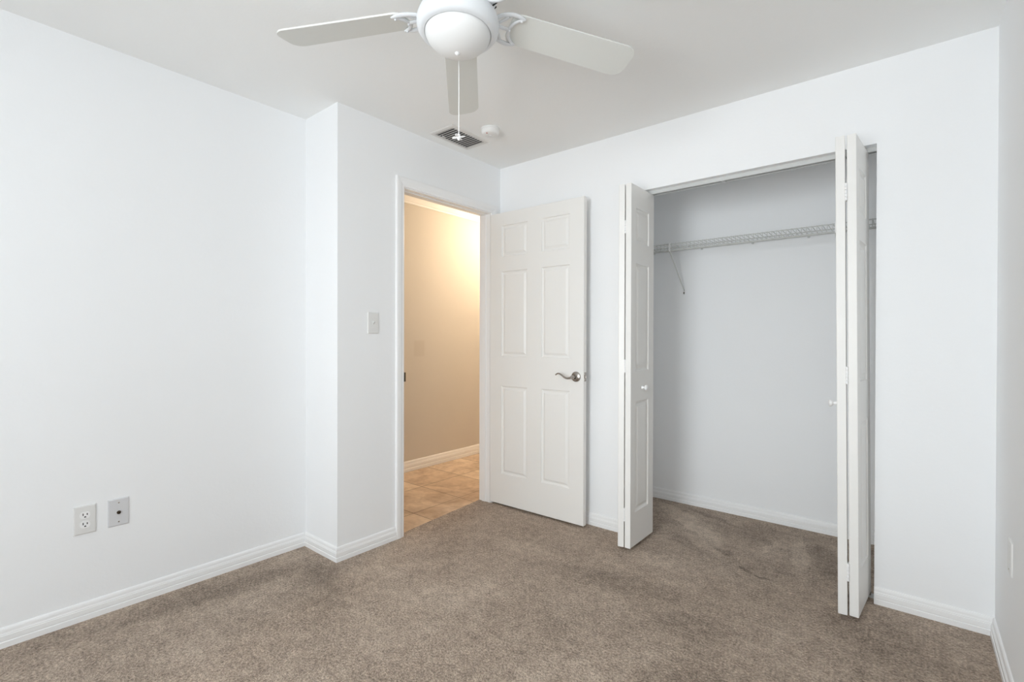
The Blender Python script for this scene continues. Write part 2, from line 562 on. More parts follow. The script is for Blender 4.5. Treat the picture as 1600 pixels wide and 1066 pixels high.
struct('wall_closet_back', b, WALL, 'white back wall inside the closet', 'wall')
b = B()
box(b, CL - 0.1, CL, YC + WT, CB, 0, H)
struct('wall_closet_left', b, WALL, 'white left side wall inside the closet', 'wall')
b = B()
box(b, CR, CR + 0.1, YC + WT, CB, 0, H)
struct('wall_closet_right', b, WALL, 'white right side wall inside the closet', 'wall')
b = B()
box(b, HX - 0.1, HX, HY0, HY1, -0.03, HH)
struct('wall_hall', b, HALLW, 'beige hallway wall seen through the doorway', 'wall')
b = B()
box(b, HX, XD - WT, HY1, HY1 + 0.1, -0.03, HH)
struct('wall_hall_far', b, HALLW, 'beige end wall of the hallway', 'wall')
b = B()
box(b, HX, XL - 0.12, HY0 - 0.1, HY0, -0.03, HH)
box(b, XL - 0.22, XL - 0.12, HY0, YJ, -0.03, HH)
box(b, XL - 0.22, XD - WT, YJ + WT, YJ + WT + 0.02, -0.03, HH)
struct('wall_hall_near', b, HALLW, 'beige near end of the hallway', 'wall')

# windows behind the viewer; the right-wall one is added to let in fill light
def window(name, loc, rz, ww, wh, label):
    """Sash window; local +y looks into the room, origin at the middle of the sill line."""
    w = empty(name, loc, rz)
    tag(w, label, 'window', kind='structure')
    b = B()
    for bx in ((-ww / 2, -ww / 2 + 0.05, 0, wh), (ww / 2 - 0.05, ww / 2, 0, wh), (-ww / 2, ww / 2, 0, 0.05), (-ww / 2, ww / 2, wh - 0.05, wh)):
        box(b, bx[0], bx[1], -0.03, 0.03, bx[2], bx[3])
    box(b, -ww / 2 + 0.05, ww / 2 - 0.05, -0.02, 0.02, wh / 2 - 0.02, wh / 2 + 0.02)
    link('window_frame', b, TRIM, w)
    b = B()
    box(b, -ww / 2 + 0.05, ww / 2 - 0.05, -0.004, -0.001, 0.05, wh - 0.05)
    link('pane', b, GLASS, w)
    b = B()
    box(b, -ww / 2 - 0.03, ww / 2 + 0.03, 0.082, 0.13, -0.025, 0.0, 0.004)
    link('window_sill', b, TRIM, w)


window('window_1', ((WX0 + WX1) / 2, YB - 0.08, WZ0), 0, WX1 - WX0, WZ1 - WZ0, 'white framed window in the wall behind the viewer')
window('window_added', (XR + 0.08, (VY0 + VY1) / 2, VZ0), PI / 2, VY1 - VY0, VZ1 - VZ0, 'added white framed window in the right wall, unseen behind the viewer')

# ---- baseboards
BP = [(0, -0.004), (0.0145, -0.004), (0.0145, 0.0215), (0.0118, 0.0235), (0.0118, 0.0265), (0.0130, 0.0285), (0.0130, 0.0455), (0.0112, 0.0475),
      (0.0112, 0.0510), (0.0092, 0.0535), (0.0084, 0.0580), (0.0084, 0.0625), (0.0070, 0.0690), (0.0040, 0.0738), (0, BH)]


def baseboard(name, A, Bp, n, mA, mB, label, z=0.0, mat=TRIM, scale=1.0):
    b = B()
    sweep(b, (A[0], A[1], z), (Bp[0], Bp[1], z), (n[0], n[1], 0), (0, 0, 1), [(p[0], p[1] * scale) for p in BP], mA, mB)
    return struct(name, b, mat, label, 'baseboard')


CAS0, CAS1 = DY0 - 0.006 - 0.0575, DY1 + 0.006 + 0.0575
baseboard('baseboard_left', (XL, YB), (XL, YJ), (1, 0), 0, -1, 'white baseboard along the long wall under the outlet')
baseboard('baseboard_jog', (XL, YJ), (XD, YJ), (0, -1), 1, 1, 'short white baseboard on the narrow return wall')
baseboard('baseboard_door', (XD, YJ), (XD, CAS0), (1, 0), -1, 0, 'white baseboard below the light switch')
baseboard('baseboard_closet', (XD, YC), (JL, YC), (0, -1), 0, 0, 'white baseboard behind the open six-panel door')
baseboard('baseboard_corner', (JR, YC), (XR, YC), (0, -1), 0, -1, 'white baseboard between closet and right wall')
baseboard('baseboard_right', (XR, YB), (XR, YC), (-1, 0), 0, -1, 'white baseboard along the right wall')
baseboard('baseboard_closet_back', (CL, CB), (CR, CB), (0, -1), 1, -1, 'white baseboard on the closet back wall')
baseboard('baseboard_closet_left', (CL, YC + WT), (CL, CB), (1, 0), 0, -1, 'white baseboard on the closet left wall')
baseboard('baseboard_closet_right', (CR, YC + WT), (CR, CB), (-1, 0), 0, -1, 'white baseboard on the closet right wall')
baseboard('baseboard_hall', (HX, HY0), (HX, HY1), (1, 0), 0, 0, 'white baseboard of the beige hallway wall', -0.004, scale=1.22)

# ---- crown moulding in the hall
b = B()
z0 = 2.394
CP = [(0, z0 - HH), (0.010, z0 - HH), (0.013, z0 - HH + 0.006), (0.013, z0 - HH + 0.014), (0.018, z0 - HH + 0.018), (0.026, z0 - HH + 0.030),
      (0.040, z0 - HH + 0.052), (0.056, z0 - HH + 0.066), (0.062, z0 - HH + 0.070), (0.062, z0 - HH + 0.078), (0.070, z0 - HH + 0.082), (0.070, 0), (0, 0)]
sweep(b, (HX, HY0, HH), (HX, HY1, HH), (1, 0, 0), (0, 0, 1), CP)
struct('trim_1', b, TRIM, 'white crown moulding at the top of the beige hallway wall', 'crown moulding')

# ---- door casing (room side and hall side), jamb with stop and strike plate
CPF = [(0, 0), (0, 0.008), (0.004, 0.0105), (0.012, 0.0105), (0.017, 0.0125), (0.026, 0.0155), (0.038, 0.0165), (0.046, 0.0165), (0.0515, 0.0150), (0.053, 0.0120), (0.053, 0)]
CPF = [(p[0] * 1.085, p[1]) for p in CPF]


def casing(name, x, nx, label):
    b = B()
    y0, y1, zt = DY0 - 0.006, DY1 + 0.006, DH + 0.006
    sweep(b, (x, y0, -0.002), (x, y0, zt), (0, -1, 0), (nx, 0, 0), CPF, 0, 1)
    sweep(b, (x, y0, zt), (x, y1, zt), (0, 0, 1), (nx, 0, 0), CPF, -1, 1)
    sweep(b, (x, y1, zt), (x, y1, -0.002), (0, 1, 0), (nx, 0, 0), CPF, -1, 0)
    return struct(name, b, TRIM, label, 'door casing')


casing('trim_2', XD, 1, 'white moulded casing around the hallway doorway')
casing('trim_3', XD - WT, -1, 'white casing on the hallway side of the doorway')
b = B()
jx0, jx1 = XD - WT, XD
box(b, jx0, jx1, RY0, DY0, -0.003, RZ)
box(b, jx0, jx1, DY1, RY1, -0.003, RZ)
box(b, jx0, jx1, DY0, DY1, DH, RZ)
sx0, sx1 = XD - 0.072, XD - 0.040       # stop
box(b, sx0, sx1, DY0, DY0 + 0.005, -0.003, DH)
box(b, sx0, sx1, DY1 - 0.005, DY1, -0.003, DH)
box(b, sx0, sx1, DY0 + 0.005, DY1 - 0.005, DH - 0.005, DH)
jamb = struct('trim_4', b, TRIM, 'white jamb lining the hallway doorway', 'door jamb')
b = B()
box(b, XD + 0.001, XD + 0.0085, DY0 - 0.003, DY0 + 0.0070, 0.928, 0.983, 0.0008)
box(b, XD - 0.006, XD + 0.002, DY0, DY0 + 0.0025, 0.935, 0.977)
box(b, XD - 0.036, XD - 0.004, DY0 - 0.0005, DY0 + 0.0022, 0.927, 0.985, 0.0004)
link('strike_plate', b, BRONZE, jamb)['label'] = 'dark metal strike plate'


# ---------------------------------------------------------------- panelled doors
def panel_mesh(w, h, t, xs, zs, cells, depth=0.0085, cove=0.012, flat=0.016, bevel=0.030):
    """Moulded slab: x 0..w, z 0..h, front at y=0 facing -y, back at y=t. xs/zs = grid lines, cells = panels."""
    bm = bmesh.new()
    c = 0.0018

    def face(pt):
        X = [c] + xs + [w - c]
        Z = [c] + zs + [h - c]
        g = {}

        def V(i, j):
            if (i, j) not in g:
                g[(i, j)] = bm.verts.new(pt(X[i], Z[j], 0))
            return g[(i, j)]
        for i in range(len(X) - 1):
            for j in range(len(Z) - 1):
                q = [V(i, j), V(i + 1, j), V(i + 1, j + 1), V(i, j + 1)]
                if (i, j) not in cells:
                    bm.faces.new(q)
                    continue
                rx0, rx1, rz0, rz1 = X[i], X[i + 1], Z[j], Z[j + 1]
                ring = q
                for ins, dp in ((cove * 0.35, depth * 0.75), (cove, depth), (cove + flat * 0.25, depth), (bevel, 0.0012)):
                    nr = [bm.verts.new(pt(x, z, dp)) for x, z in ((rx0 + ins, rz0 + ins), (rx1 - ins, rz0 + ins), (rx1 - ins, rz1 - ins), (rx0 + ins, rz1 - ins))]
                    for k in range(4):
                        bm.faces.new((ring[k], ring[(k + 1) % 4], nr[(k + 1) % 4], nr[k]))
                    ring = nr
                bm.faces.new(ring)
        n, m = len(X), len(Z)
        loop = [V(i, 0) for i in range(n)] + [V(n - 1, j) for j in range(1, m)] + [V(i, m - 1) for i in range(n - 2, -1, -1)] + [V(0, j) for j in range(m - 2, 0, -1)]
        return loop

    def rim(loop, y):
        out = []
        for v in loop:
            x, z = v.co.x, v.co.z
            x = 0 if abs(x - c) < 1e-6 else w if abs(x - w + c) < 1e-6 else x
            z = 0 if abs(z - c) < 1e-6 else h if abs(z - h + c) < 1e-6 else z
            out.append(bm.verts.new((x, y, z)))
        return out

    f = face(lambda x, z, d: (x, d, z))
    k = face(lambda x, z, d: (x, t - d, z))
    fr, kr = rim(f, c), rim(k, t - c)
    n = len(f)
    for A, C in ((f, fr), (fr, kr), (kr, k)):
        for i in range(n):
            bm.faces.new((A[i], A[(i + 1) % n], C[(i + 1) % n], C[i]))
    return bm


# ---- the open six-panel door
DW, DHH, DT = 0.772, 2.064, 0.035
door = empty('door_1', (-2.3565, 2.6275, 0.014), math.radians(1.0))
tag(door, 'white six-panel door standing open against the closet wall', 'door', kind='structure')
b = panel_mesh(DW, DHH, DT, [0.106, 0.333, 0.449, 0.668], [0.217, 0.840, 1.049, 1.648, 1.752, 1.972],
               {(i, j) for i in (1, 3) for j in (1, 3, 5)})
slab = link('slab', b, DOOR, door)
# hinges along the left edge
for z in (0.22, 1.02, 1.84):
    b = B()
    for k in range(5):
        lathe(b, [(0, -0.0085), (0.0055, -0.0085), (0.0062, -0.0075), (0.0062, 0.0075), (0.0055, 0.0085), (0, 0.0085)], 12,
              Matrix.Translation((-0.003, 0.0085 + DT - 0.012, z + (k - 2) * 0.018)))
    box(b, -0.0015, 0.0005, 0.004, 0.024, z - 0.045, z + 0.045)
    link('hinge', b, NICKEL, door)
# lever set
b = B()
lv = Matrix.Translation((0.718, 0.0, 0.934)) @ Matrix.Rotation(PI / 2, 4, 'X')
lathe(b, [(0.0325, 0.0), (0.0325, 0.004), (0.0300, 0.008), (0.022, 0.0105), (0.016, 0.012), (0.0125, 0.017), (0.0115, 0.030), (0.0125, 0.034), (0.0125, 0.050), (0.0105, 0.055), (0, 0.0565)], 40, lv)
rose = link('door_handle', b, NICKEL, door, auto=40)
rose['label'] = 'satin nickel lever handle'
b = B()
pth, rr = [], []
for i in range(19):
    s = i / 18
    pth.append((0.718 - 0.125 * s, -0.044 - 0.006 * math.sin(s * PI), 0.934 - 0.016 * math.sin(s * 2 * PI * 0.92 + 0.15) * (0.5 + 0.7 * s) + 0.002))
    rr.append(0.0095 - 0.0045 * s)
tube(b, pth, rr, 10, flat=0.75)
link('lever', b, NICKEL, rose, auto=50)
b = B()
box(b, DW - 0.0006, DW + 0.0016, 0.006, DT - 0.006, 0.906, 0.963, 0.0004)
box(b, DW, DW + 0.010, 0.011, 0.023, 0.926, 0.944, 0.002)
link('latch_plate', b, NICKEL, door)['label'] = 'metal latch plate on the door edge'
b = B()
lathe(b, [(0.0325, 0.0), (0.0325, 0.004), (0.0300, 0.008), (0.016, 0.012), (0.0125, 0.017), (0.0115, 0.028), (0.0, 0.030)], 32,
      Matrix.Translation((0.718, DT, 0.934)) @ Matrix.Rotation(-PI / 2, 4, 'X'))
link('rear_rose', b, NICKEL, door, auto=40)

# ---- bifold closet doors
LW, LH, LT = 0.308, 2.030, 0.034


def leaf(parent, name='leaf'):
    b = panel_mesh(LW, LH, LT, [0.060, 0.236], [0.188, 0.812, 0.985, 1.592, 1.712, 1.905], {(1, 1), (1, 3), (1, 5)},
                   0.0085, 0.012, 0.012, 0.034)
    return link(name, b, DOOR, parent)


def knob(parent, x, z):
    b = B()
    lathe(b, [(0, -0.002), (0.0105, -0.002), (0.0100, 0.004), (0.0068, 0.010), (0.0068, 0.014), (0.0130, 0.0185), (0.0160, 0.0235), (0.0155, 0.0285), (0.0105, 0.0325), (0, 0.0338)], 28,
          Matrix.Translation((x, 0, z)) @ Matrix.Rotation(PI / 2, 4, 'X'))
    o = link('knob', b, TRIM, parent, auto=40)
    o['label'] = 'small round white knob'
    return o


def bifold(name, loc, label, specs, tilt=0.0, hinge=None):
    """specs: (origin xy, rot z, has knob at x) of the two leaves, in world xy; hinge = xy of the hinge line."""
    root = empty(name, loc)
    root.rotation_euler = (0, tilt, 0)
    tag(root, label, 'bifold door', kind='structure')
    for (ox, oy), rz, kx in specs:
        lf = leaf(root)
        lf.location = (ox - loc[0], oy - loc[1], 0.022)
        lf.rotation_euler = (0, 0, rz)
        if kx is not None:
            knob(lf, kx, 0.886)
        b = B()
        # pivot pin at the jamb/track end
        px = LW - 0.02 if rz > 0 else 0.02
        tube(b, [(px, LT / 2, LH - 0.003), (px, LT / 2, LH + 0.014)], 0.004, 8)
        link('pivot_pin', b, NICKEL, lf)
    for z in (0.205, 1.036, 1.812):
        b = B()
        for k in range(5):
            lathe(b, [(0, -0.0068), (0.0042, -0.0068), (0.0050, -0.006), (0.0050, 0.006), (0.0042, 0.0068), (0, 0.0068)], 10,
                  Matrix.Translation((hinge[0] - loc[0], hinge[1] - loc[1], z + (k - 2) * 0.0148)))
        box(b, hinge[0] - loc[0] - 0.0042, hinge[0] - loc[0] + 0.0042, hinge[1] - loc[1] + 0.003, hinge[1] - loc[1] + 0.024, z - 0.036, z + 0.036)
        link('hinge', b, TRIM, root)
    return root


def leaf_origin(fi, d):
    """Origin of a leaf whose far inner corner is fi and whose local x axis is d."""
    dv = Vector((d[0], d[1])).normalized()
    yv = Vector((-dv.y, dv.x))
    o = Vector(fi) - dv * LW - yv * LT
    return (o.x, o.y), math.atan2(dv.y, dv.x)


o1, a1 = leaf_origin((-1.2425, 2.5085), (0.262, -0.965))
bifold('door_2', (-1.34, 2.80, 0.0), 'white bifold door folded open at the left side of the closet',
       [(o1, a1, None), ((-1.2035, 2.5075), math.radians(90.2), 0.150)], 0.0, (-1.2400, 2.5070))
o3, a3 = leaf_origin((-0.2045, 2.4905), (0.080, -0.997))
bifold('door_3', (-0.16, 2.80, 0.0), 'white bifold door folded open at the right side of the closet',
       [(o3, a3, LW - 0.085), ((-0.1655, 2.4950), math.radians(85.4), None)], -0.0095, (-0.2020, 2.4900))

# ---- bifold track under the closet head, pivot bracket at the right jamb
tr = empty('closet_track', ((JL + JR) / 2, 2.80, CH))
tag(tr, 'white metal track under the head of the closet opening', 'track')
hw = (JR - JL) / 2 - 0.001
b = B()
extrude_poly(b, [(-0.022, 0), (-0.022, -0.021), (-0.012, -0.021), (-0.012, -0.019), (-0.020, -0.019), (-0.020, -0.002), (0.020, -0.002),
                 (0.020, -0.019), (0.012, -0.019), (0.012, -0.021), (0.022, -0.021), (0.022, 0)], -hw, hw, 'x')
link('channel', b, TRACK, tr)
b = B()
box(b, -0.008, 0.010, -0.0225, 0.0225, -0.0225, -0.0005)
link('center_guide', b, TRACK, tr, loc=(-0.05, 0, 0))
b = B()
br = empty('pivot_bracket', (JR, 2.80, 0))
tag(br, 'small grey pivot bracket at the foot of the right closet jamb', 'bracket')
box(b, -0.0025, 0, -0.022, 0.022, 0.0, 0.055)
box(b, -0.030, 0, -0.022, 0.022, 0.0, 0.004)
link('plate', b, TRACK, br)
b = B()
tube(b, [(-0.018, 0, 0.004), (-0.018, 0, 0.019)], 0.0045, 8)
link('pin', b, NICKEL, br)


# ---------------------------------------------------------------- wire shelf in the closet
SF, SB, SZ = 3.250, CB - 0.004, 1.834
sx0, sx1 = CL + 0.004, CR - 0.004
sh = empty('wire_shelf', ((sx0 + sx1) / 2, CB, SZ))
tag(sh, 'white wire shelf along the closet back wall', 'shelf')
ox, oy, oz = (sx0 + sx1) / 2, CB, SZ
X0, X1 = sx0 - ox, sx1 - ox
yf, yb_ = SF - oy, SB - oy - 0.006
for nm, y, z, r in (('front_rail', yf, -0.002, 0.0032), ('lip_rail', yf - 0.001, -0.046, 0.0042), ('back_rail', yb_, -0.003, 0.0032), ('middle_rail', yf * 0.5 - 0.01, -0.005, 0.0030)):
    b = B()
    tube(b, [(X0, y, z), (X1, y, z)], r, 8)
    link(nm, b, WIRE, sh)
b = B()
n = int((X1 - X0) / 0.0254)
for i in range(n + 1):
    x = X0 + 0.008 + i * (X1 - X0 - 0.016) / n
    tube(b, [(x, yb_ - 0.002, 0.001), (x, yf - 0.003, 0.001), (x, yf - 0.0048, -0.003), (x, yf - 0.0048, -0.044)], 0.0019, 6)
link('wire_deck', b, WIRE, sh)
for bx in (-1.2765, -0.331):
    b = B()
    x = bx - ox
    tube(b, [(x, yf - 0.004, -0.047), (x, -0.012, 1.548 - oz), (x, -0.004, 1.536 - oz)], 0.0045, 8)
    box(b, x - 0.0045, x + 0.0045, -0.005, -0.0005, 1.508 - oz, 1.545 - oz, 0.001)
    br_ = link('brace', b, WIRE, sh)
    b = B()
    lathe(b, [(0.0048, 0), (0.0048, 0.002), (0.003, 0.0035), (0, 0.0035)], 12, Matrix.Translation((x, -0.005, 1.520 - oz)) @ Matrix.Rotation(PI / 2, 4, 'X'))
    link('screw', b, BRONZE, br_)
    b = B()
    box(b, x - 0.0045, x + 0.0045, yf - 0.010, yf - 0.0055, -0.052, 0.006, 0.0012)
    box(b, x - 0.0045, x + 0.0045, yf - 0.0055, yf + 0.010, 0.003, 0.006)
    link('clip', b, TRIM, br_)
for px in (-1.15, -0.82, -0.50, -0.14, -1.5):
    b = B()
    x = px - ox
    box(b, x - 0.006, x + 0.006, -0.012, -0.0005, -0.016, 0.005, 0.0015)
    link('wall_clip', b, WIRE, sh)
for x in (X0, X1):
    b = B()
    s = 1 if x < 0 else -1
    box(b, min(x, x + 0.004 * s), max(x, x + 0.004 * s), yf - 0.012, yf + 0.012, -0.055, 0.008, 0.001)
    link('end_bracket', b, WIRE, sh)

# ---------------------------------------------------------------- ceiling fan
FX, FY, FZ = -1.151, 1.126, 2.25
fan = empty('ceiling_fan', (FX, FY, H))
tag(fan, 'white five-blade ceiling fan with frosted light bowl and pull cord', 'ceiling fan')
dz = FZ - H
b = B()
lathe(b, [(0, 0.0), (0.085, 0.0), (0.088, -0.006), (0.084, -0.020), (0.070, -0.036), (0.060, -0.045), (0.060, -0.062)], 48)
link('canopy', b, FANW, fan, auto=40)
b = B()
lathe(b, [(0.055, -0.058), (0.105, -0.064), (0.124, -0.074), (0.130, -0.090), (0.130, -0.118), (0.122, -0.140), (0.104, -0.150), (0.104, -0.176), (0.060, -0.178), (0.0, -0.178)], 64)
motor = link('motor_housing', b, FANW, fan, auto=40)
b = B()
for k in range(30):
    a = 2 * PI * k / 30
    mt = Matrix.Rotation(a, 4, 'Z')
    q = [mt @ Vector(p) for p in ((0.1268, -0.0035, -0.132), (0.1268, 0.0035, -0.132), (0.1085, 0.0028, -0.1495), (0.1085, -0.0028, -0.1495))]
    n_ = [mt @ (Vector(p)) for p in ((0.1290, -0.0035, -0.1335), (0.1290, 0.0035, -0.1335), (0.1098, 0.0028, -0.1520), (0.1098, -0.0028, -0.1520))]
    vv = [b.verts.new(p) for p in q + n_]
    for f in ((0, 1, 2, 3), (4, 5, 6, 7), (0, 1, 5, 4), (1, 2, 6, 5), (2, 3, 7, 6), (3, 0, 4, 7)):
        b.faces.new([vv[i] for i in f])
link('vent_slots', b, DARK, motor)['label'] = 'dark ventilation slots'
# light fitter ring
b = B()
lathe(b, [(0.070, -0.174), (0.100, -0.180), (0.117, -0.190), (0.128, -0.205), (0.1335, -0.222), (0.1340, -0.236), (0.1305, -0.249), (0.1245, -0.2575), (0.1165, -0.2620), (0.1095, -0.2625), (0.1072, -0.2600), (0.1070, -0.250), (0.06, -0.250)], 72)
ring = link('light_ring', b, FANW, fan, auto=40)
for a in (-44.5, 75.5, 195.5):
    b = B()
    mt = Matrix.Rotation(math.radians(a), 4, 'Z') @ Matrix.Translation((0.1325, 0, -0.232)) @ Matrix.Rotation(PI / 2, 4, 'Y')
    lathe(b, [(0.0030, 0), (0.0030, 0.003), (0.0020, 0.0040), (0, 0.0040)], 12, mt)
    link('screw', b, NICKEL, ring)
# frosted bowl
b = B()
zr, zb = -0.258, -0.3235
prof = [(0.1064, -0.250)]
for i in range(17):
    t = i / 16 * PI / 2
    c_, s_ = max(0.0, math.cos(t)), math.sin(t)
    prof.append((0.1064 * c_ ** 1.06 if i < 16 else 0, zr + (zb - zr) * s_ ** 1.10))
lathe(b, prof, 72)
bowl = link('light_bowl', b, BOWL, fan, auto=60)
bowl['label'] = 'frosted glass light bowl'
b = B()
lathe(b, [(0.0085, -0.3215), (0.0085, -0.3250), (0.0060, -0.3280), (0.0025, -0.3300), (0, -0.3305)], 20)
link('finial', b, BOWL, bowl, auto=50)
# the fan hangs a touch out of level, turned about the middle of the blades
LEAN = Matrix.Rotation(-0.046, 4, 'X') @ Matrix.Rotation(-0.008, 4, 'Y')
PIV = Vector((0, 0, FZ - H))
for o_ in (motor, ring, bowl):
    o_.location = PIV - LEAN @ PIV
    o_.rotation_euler = LEAN.to_euler()
# pull cord with a little propeller-shaped knob
b = B()
PX, PY, PZ = -0.0825, 0.0825, -0.546          # hangs from the far side of the ring
tube(b, [(PX, PY, -0.252), (PX + 0.0006, PY, -0.40), (PX, PY, PZ + 0.010)], 0.0014, 6)
cord = link('pull_cord', b, TRIM, fan)
b = B()
lathe(b, [(0, 0.013), (0.0040, 0.011), (0.0060, 0.006), (0.0068, 0.0), (0.0055, -0.006), (0.0040, -0.010), (0, -0.012)], 16, Matrix.Translation((PX, PY, PZ)))
for k in range(4):
    a = math.radians(20 + 90 * k)
    mt = Matrix.Translation((PX, PY, PZ)) @ Matrix.Rotation(a, 4, 'Z') @ Matrix.Rotation(math.radians(25), 4, 'X')
    pts = [(0.004, 0.0022), (0.014, 0.0038), (0.021, 0.0040), (0.0245, 0.0022), (0.0250, 0), (0.0245, -0.0022), (0.021, -0.0040), (0.014, -0.0038), (0.004, -0.0022)]
    lo = [b.verts.new(mt @ Vector((x, y, -0.0012))) for x, y in pts]
    hi = [b.verts.new(mt @ Vector((x, y, 0.0012))) for x, y in pts]
    b.faces.new(lo)
    b.faces.new(hi)
    for i in range(len(pts)):
        j = (i + 1) % len(pts)
        b.faces.new((lo[i], lo[j], hi[j], hi[i]))
link('pull_knob', b, TRIM, cord)['label'] = 'white propeller-shaped pull knob'

# blades
RT, W1, W2, PITCH = 0.661, 0.136, 0.122, -0.222
R0_ = 0.176


def blade_outline():
    pts = []
    c1, c2 = 0.042, 0.034      # tip and root corner radii

    def half(r):
        return (W2 + (W1 - W2) * (r / RT - 0.4) / 0.6) / 2
    def arc(cx, cy, rad, a0, a1, n=8):
        return [(cx + rad * math.cos(a0 + (a1 - a0) * i / n), cy + rad * math.sin(a0 + (a1 - a0) * i / n)) for i in range(n + 1)]
    h1, h0 = half(RT), half(R0_)
    pts += arc(R0_ + c2, -(h0 - c2), c2, PI, 1.5 * PI)
    pts += arc(RT - c1, -(h1 - c1), c1, 1.5 * PI, 2 * PI)
    pts += arc(RT - c1, (h1 - c1), c1, 0, 0.5 * PI)
    pts += arc(R0_ + c2, (h0 - c2), c2, 0.5 * PI, PI)
    return pts


OUT = blade_outline()


def blade(k):
    ang = 1.0711 + math.radians(72) * k
    # the fan hangs a touch out of level
    tilt = Matrix.Identity(4)
    tilt[2][0], tilt[2][1] = 0.008, -0.046
    mt = Matrix.Translation((0, 0, dz)) @ tilt @ Matrix.Rotation(ang, 4, 'Z') @ Matrix.Rotation(PITCH, 4, 'X')
    b = B()
    th = 0.0055
    lo = [b.verts.new(mt @ Vector((x, y, 0))) for x, y in OUT]
    hi = [b.verts.new(mt @ Vector((x, y, th))) for x, y in OUT]
    b.faces.new(lo)
    b.faces.new(hi)
    n = len(OUT)
    for i in range(n):
        b.faces.new((lo[i], lo[(i + 1) % n], hi[(i + 1) % n], hi[i]))
    bl = link('blade', b, BLADE, fan)
    # cast iron holder: a stem that opens into a crescent with two horns and cross struts
    b = B()
    mi = mt @ Matrix.Translation((0, 0, -0.006))

    def T(pts, r, flat=0.7):
        tube(b, [mi @ Vector((x, y, z)) for x, y, z in pts], r, 8, flat=flat)

    def curve(p0, p1, p2, n=8):
        return [tuple((1 - s) ** 2 * p0[i] + 2 * s * (1 - s) * p1[i] + s * s * p2[i] for i in range(3)) for s in [j / n for j in range(n + 1)]]
    for s in (-1, 1):
        T(curve((0.112, s * 0.014, 0.004), (0.150, s * 0.072, 0.002), (0.216, s * 0.052, 0), 10), [0.0085] * 5 + [0.0088, 0.009, 0.009, 0.008, 0.0065, 0.004])
        T(curve((0.216, s * 0.052, 0), (0.180, s * 0.040, 0), (0.176, 0, 0), 8), [0.004, 0.0055, 0.006, 0.006, 0.006, 0.006, 0.006, 0.006, 0.006])
        T(curve((0.120, 0, 0.004), (0.138, s * 0.012, 0.002), (0.160, s * 0.046, 0), 6), 0.0055)
    T([(0.100, 0, 0.004), (0.145, 0, 0.002), (0.178, 0, 0)], [0.010, 0.0075, 0.0065])
    arm = link('blade_arm', b, FANW, bl, auto=60)
    for x, y in ((0.204, 0.046), (0.204, -0.046), (0.178, 0.0)):
        b = B()
        lathe(b, [(0.0038, 0.004), (0.0038, -0.0060), (0.0025, -0.0078), (0, -0.0080)], 10, mi @ Matrix.Translation((x, y, 0)))
        link('screw', b, FANW, bl)
    return bl


for k in range(5):
    blade(k)

# ---------------------------------------------------------------- ceiling vent and smoke detector
vx0, vx1, vy0, vy1 = -2.286, -2.083, 1.988, 2.317
vent = empty('air_vent', ((vx0 + vx1) / 2, (vy0 + vy1) / 2, H))
tag(vent, 'rectangular louvred air vent in the ceiling beside the smoke detector', 'air vent')
hx, hy, fw = (vx1 - vx0) / 2, (vy1 - vy0) / 2, 0.024
b = B()
FP = [(0, 0), (0, -0.003), (0.006, -0.0065), (fw, -0.0075), (fw, 0)]
sweep(b, (-hx, -hy, 0), (hx, -hy, 0), (0, 1, 0), (0, 0, 1), FP, 1, -1)
sweep(b, (hx, -hy, 0), (hx, hy, 0), (-1, 0, 0), (0, 0, 1), FP, 1, -1)
sweep(b, (hx, hy, 0), (-hx, hy, 0), (0, -1, 0), (0, 0, 1), FP, 1, -1)
sweep(b, (-hx, hy, 0), (-hx, -hy, 0), (1, 0, 0), (0, 0, 1), FP, 1, -1)
link('frame', b, VENTP, vent)
b = B()
box(b, -hx + fw, hx - fw, -hy + fw, hy - fw, -0.0012, -0.0002)
link('duct_opening', b, DUCT, vent)['label'] = 'dark duct behind the louvres'
nl = 13
for i in range(nl):
    y = -hy + fw + (i + 0.5) * (2 * hy - 2 * fw) / nl
    b = B()
    c_, s_ = math.cos(math.radians(28)), math.sin(math.radians(28))
    lw = 0.0058
    prof = [(y - lw * c_, -0.0052 - lw * s_ * 0.6), (y + lw * c_, -0.0052 + lw * s_ * 0.6), (y + lw * c_, -0.0040 + lw * s_ * 0.6), (y - lw * c_, -0.0040 - lw * s_ * 0.6)]
    extrude_poly(b, prof, -hx + fw, hx - fw, 'x')
    link('louver', b, VENTP, vent)
b = B()
tube(b, [(-0.045, -hy + 0.06, -0.008), (-0.045, -hy + 0.06, -0.016), (-0.038, -hy + 0.075, -0.018)], 0.002, 6)
link('damper_lever', b, VENTP, vent)

sd = empty('smoke_detector', (-1.955, 2.178, H))
tag(sd, 'round white smoke detector on the ceiling next to the vent', 'smoke detector')
b = B()
lathe(b, [(0, 0), (0.056, 0), (0.0565, -0.004), (0.055, -0.008), (0.0505, -0.009)], 48)
link('base', b, SMOKE, sd, auto=40)
b = B()
lathe(b, [(0.0515, -0.008), (0.0525, -0.012), (0.0515, -0.026), (0.048, -0.033), (0.040, -0.037), (0.022, -0.0395), (0.0, -0.0400)], 48)
link('cover', b, SMOKE, sd, auto=40)
b = B()
lathe(b, [(0.0045, -0.034), (0.0045, -0.0385), (0.003, -0.0398), (0, -0.0400)], 16, Matrix.Translation((0.006, -0.037, 0.0)))
link('indicator_light', b, RED, sd)['label'] = 'small dark red indicator'
b = B()
lathe(b, [(0.010, -0.038), (0.010, -0.0415), (0.0085, -0.0425), (0, -0.0427)], 20)
link('test_button', b, SMOKE, sd)


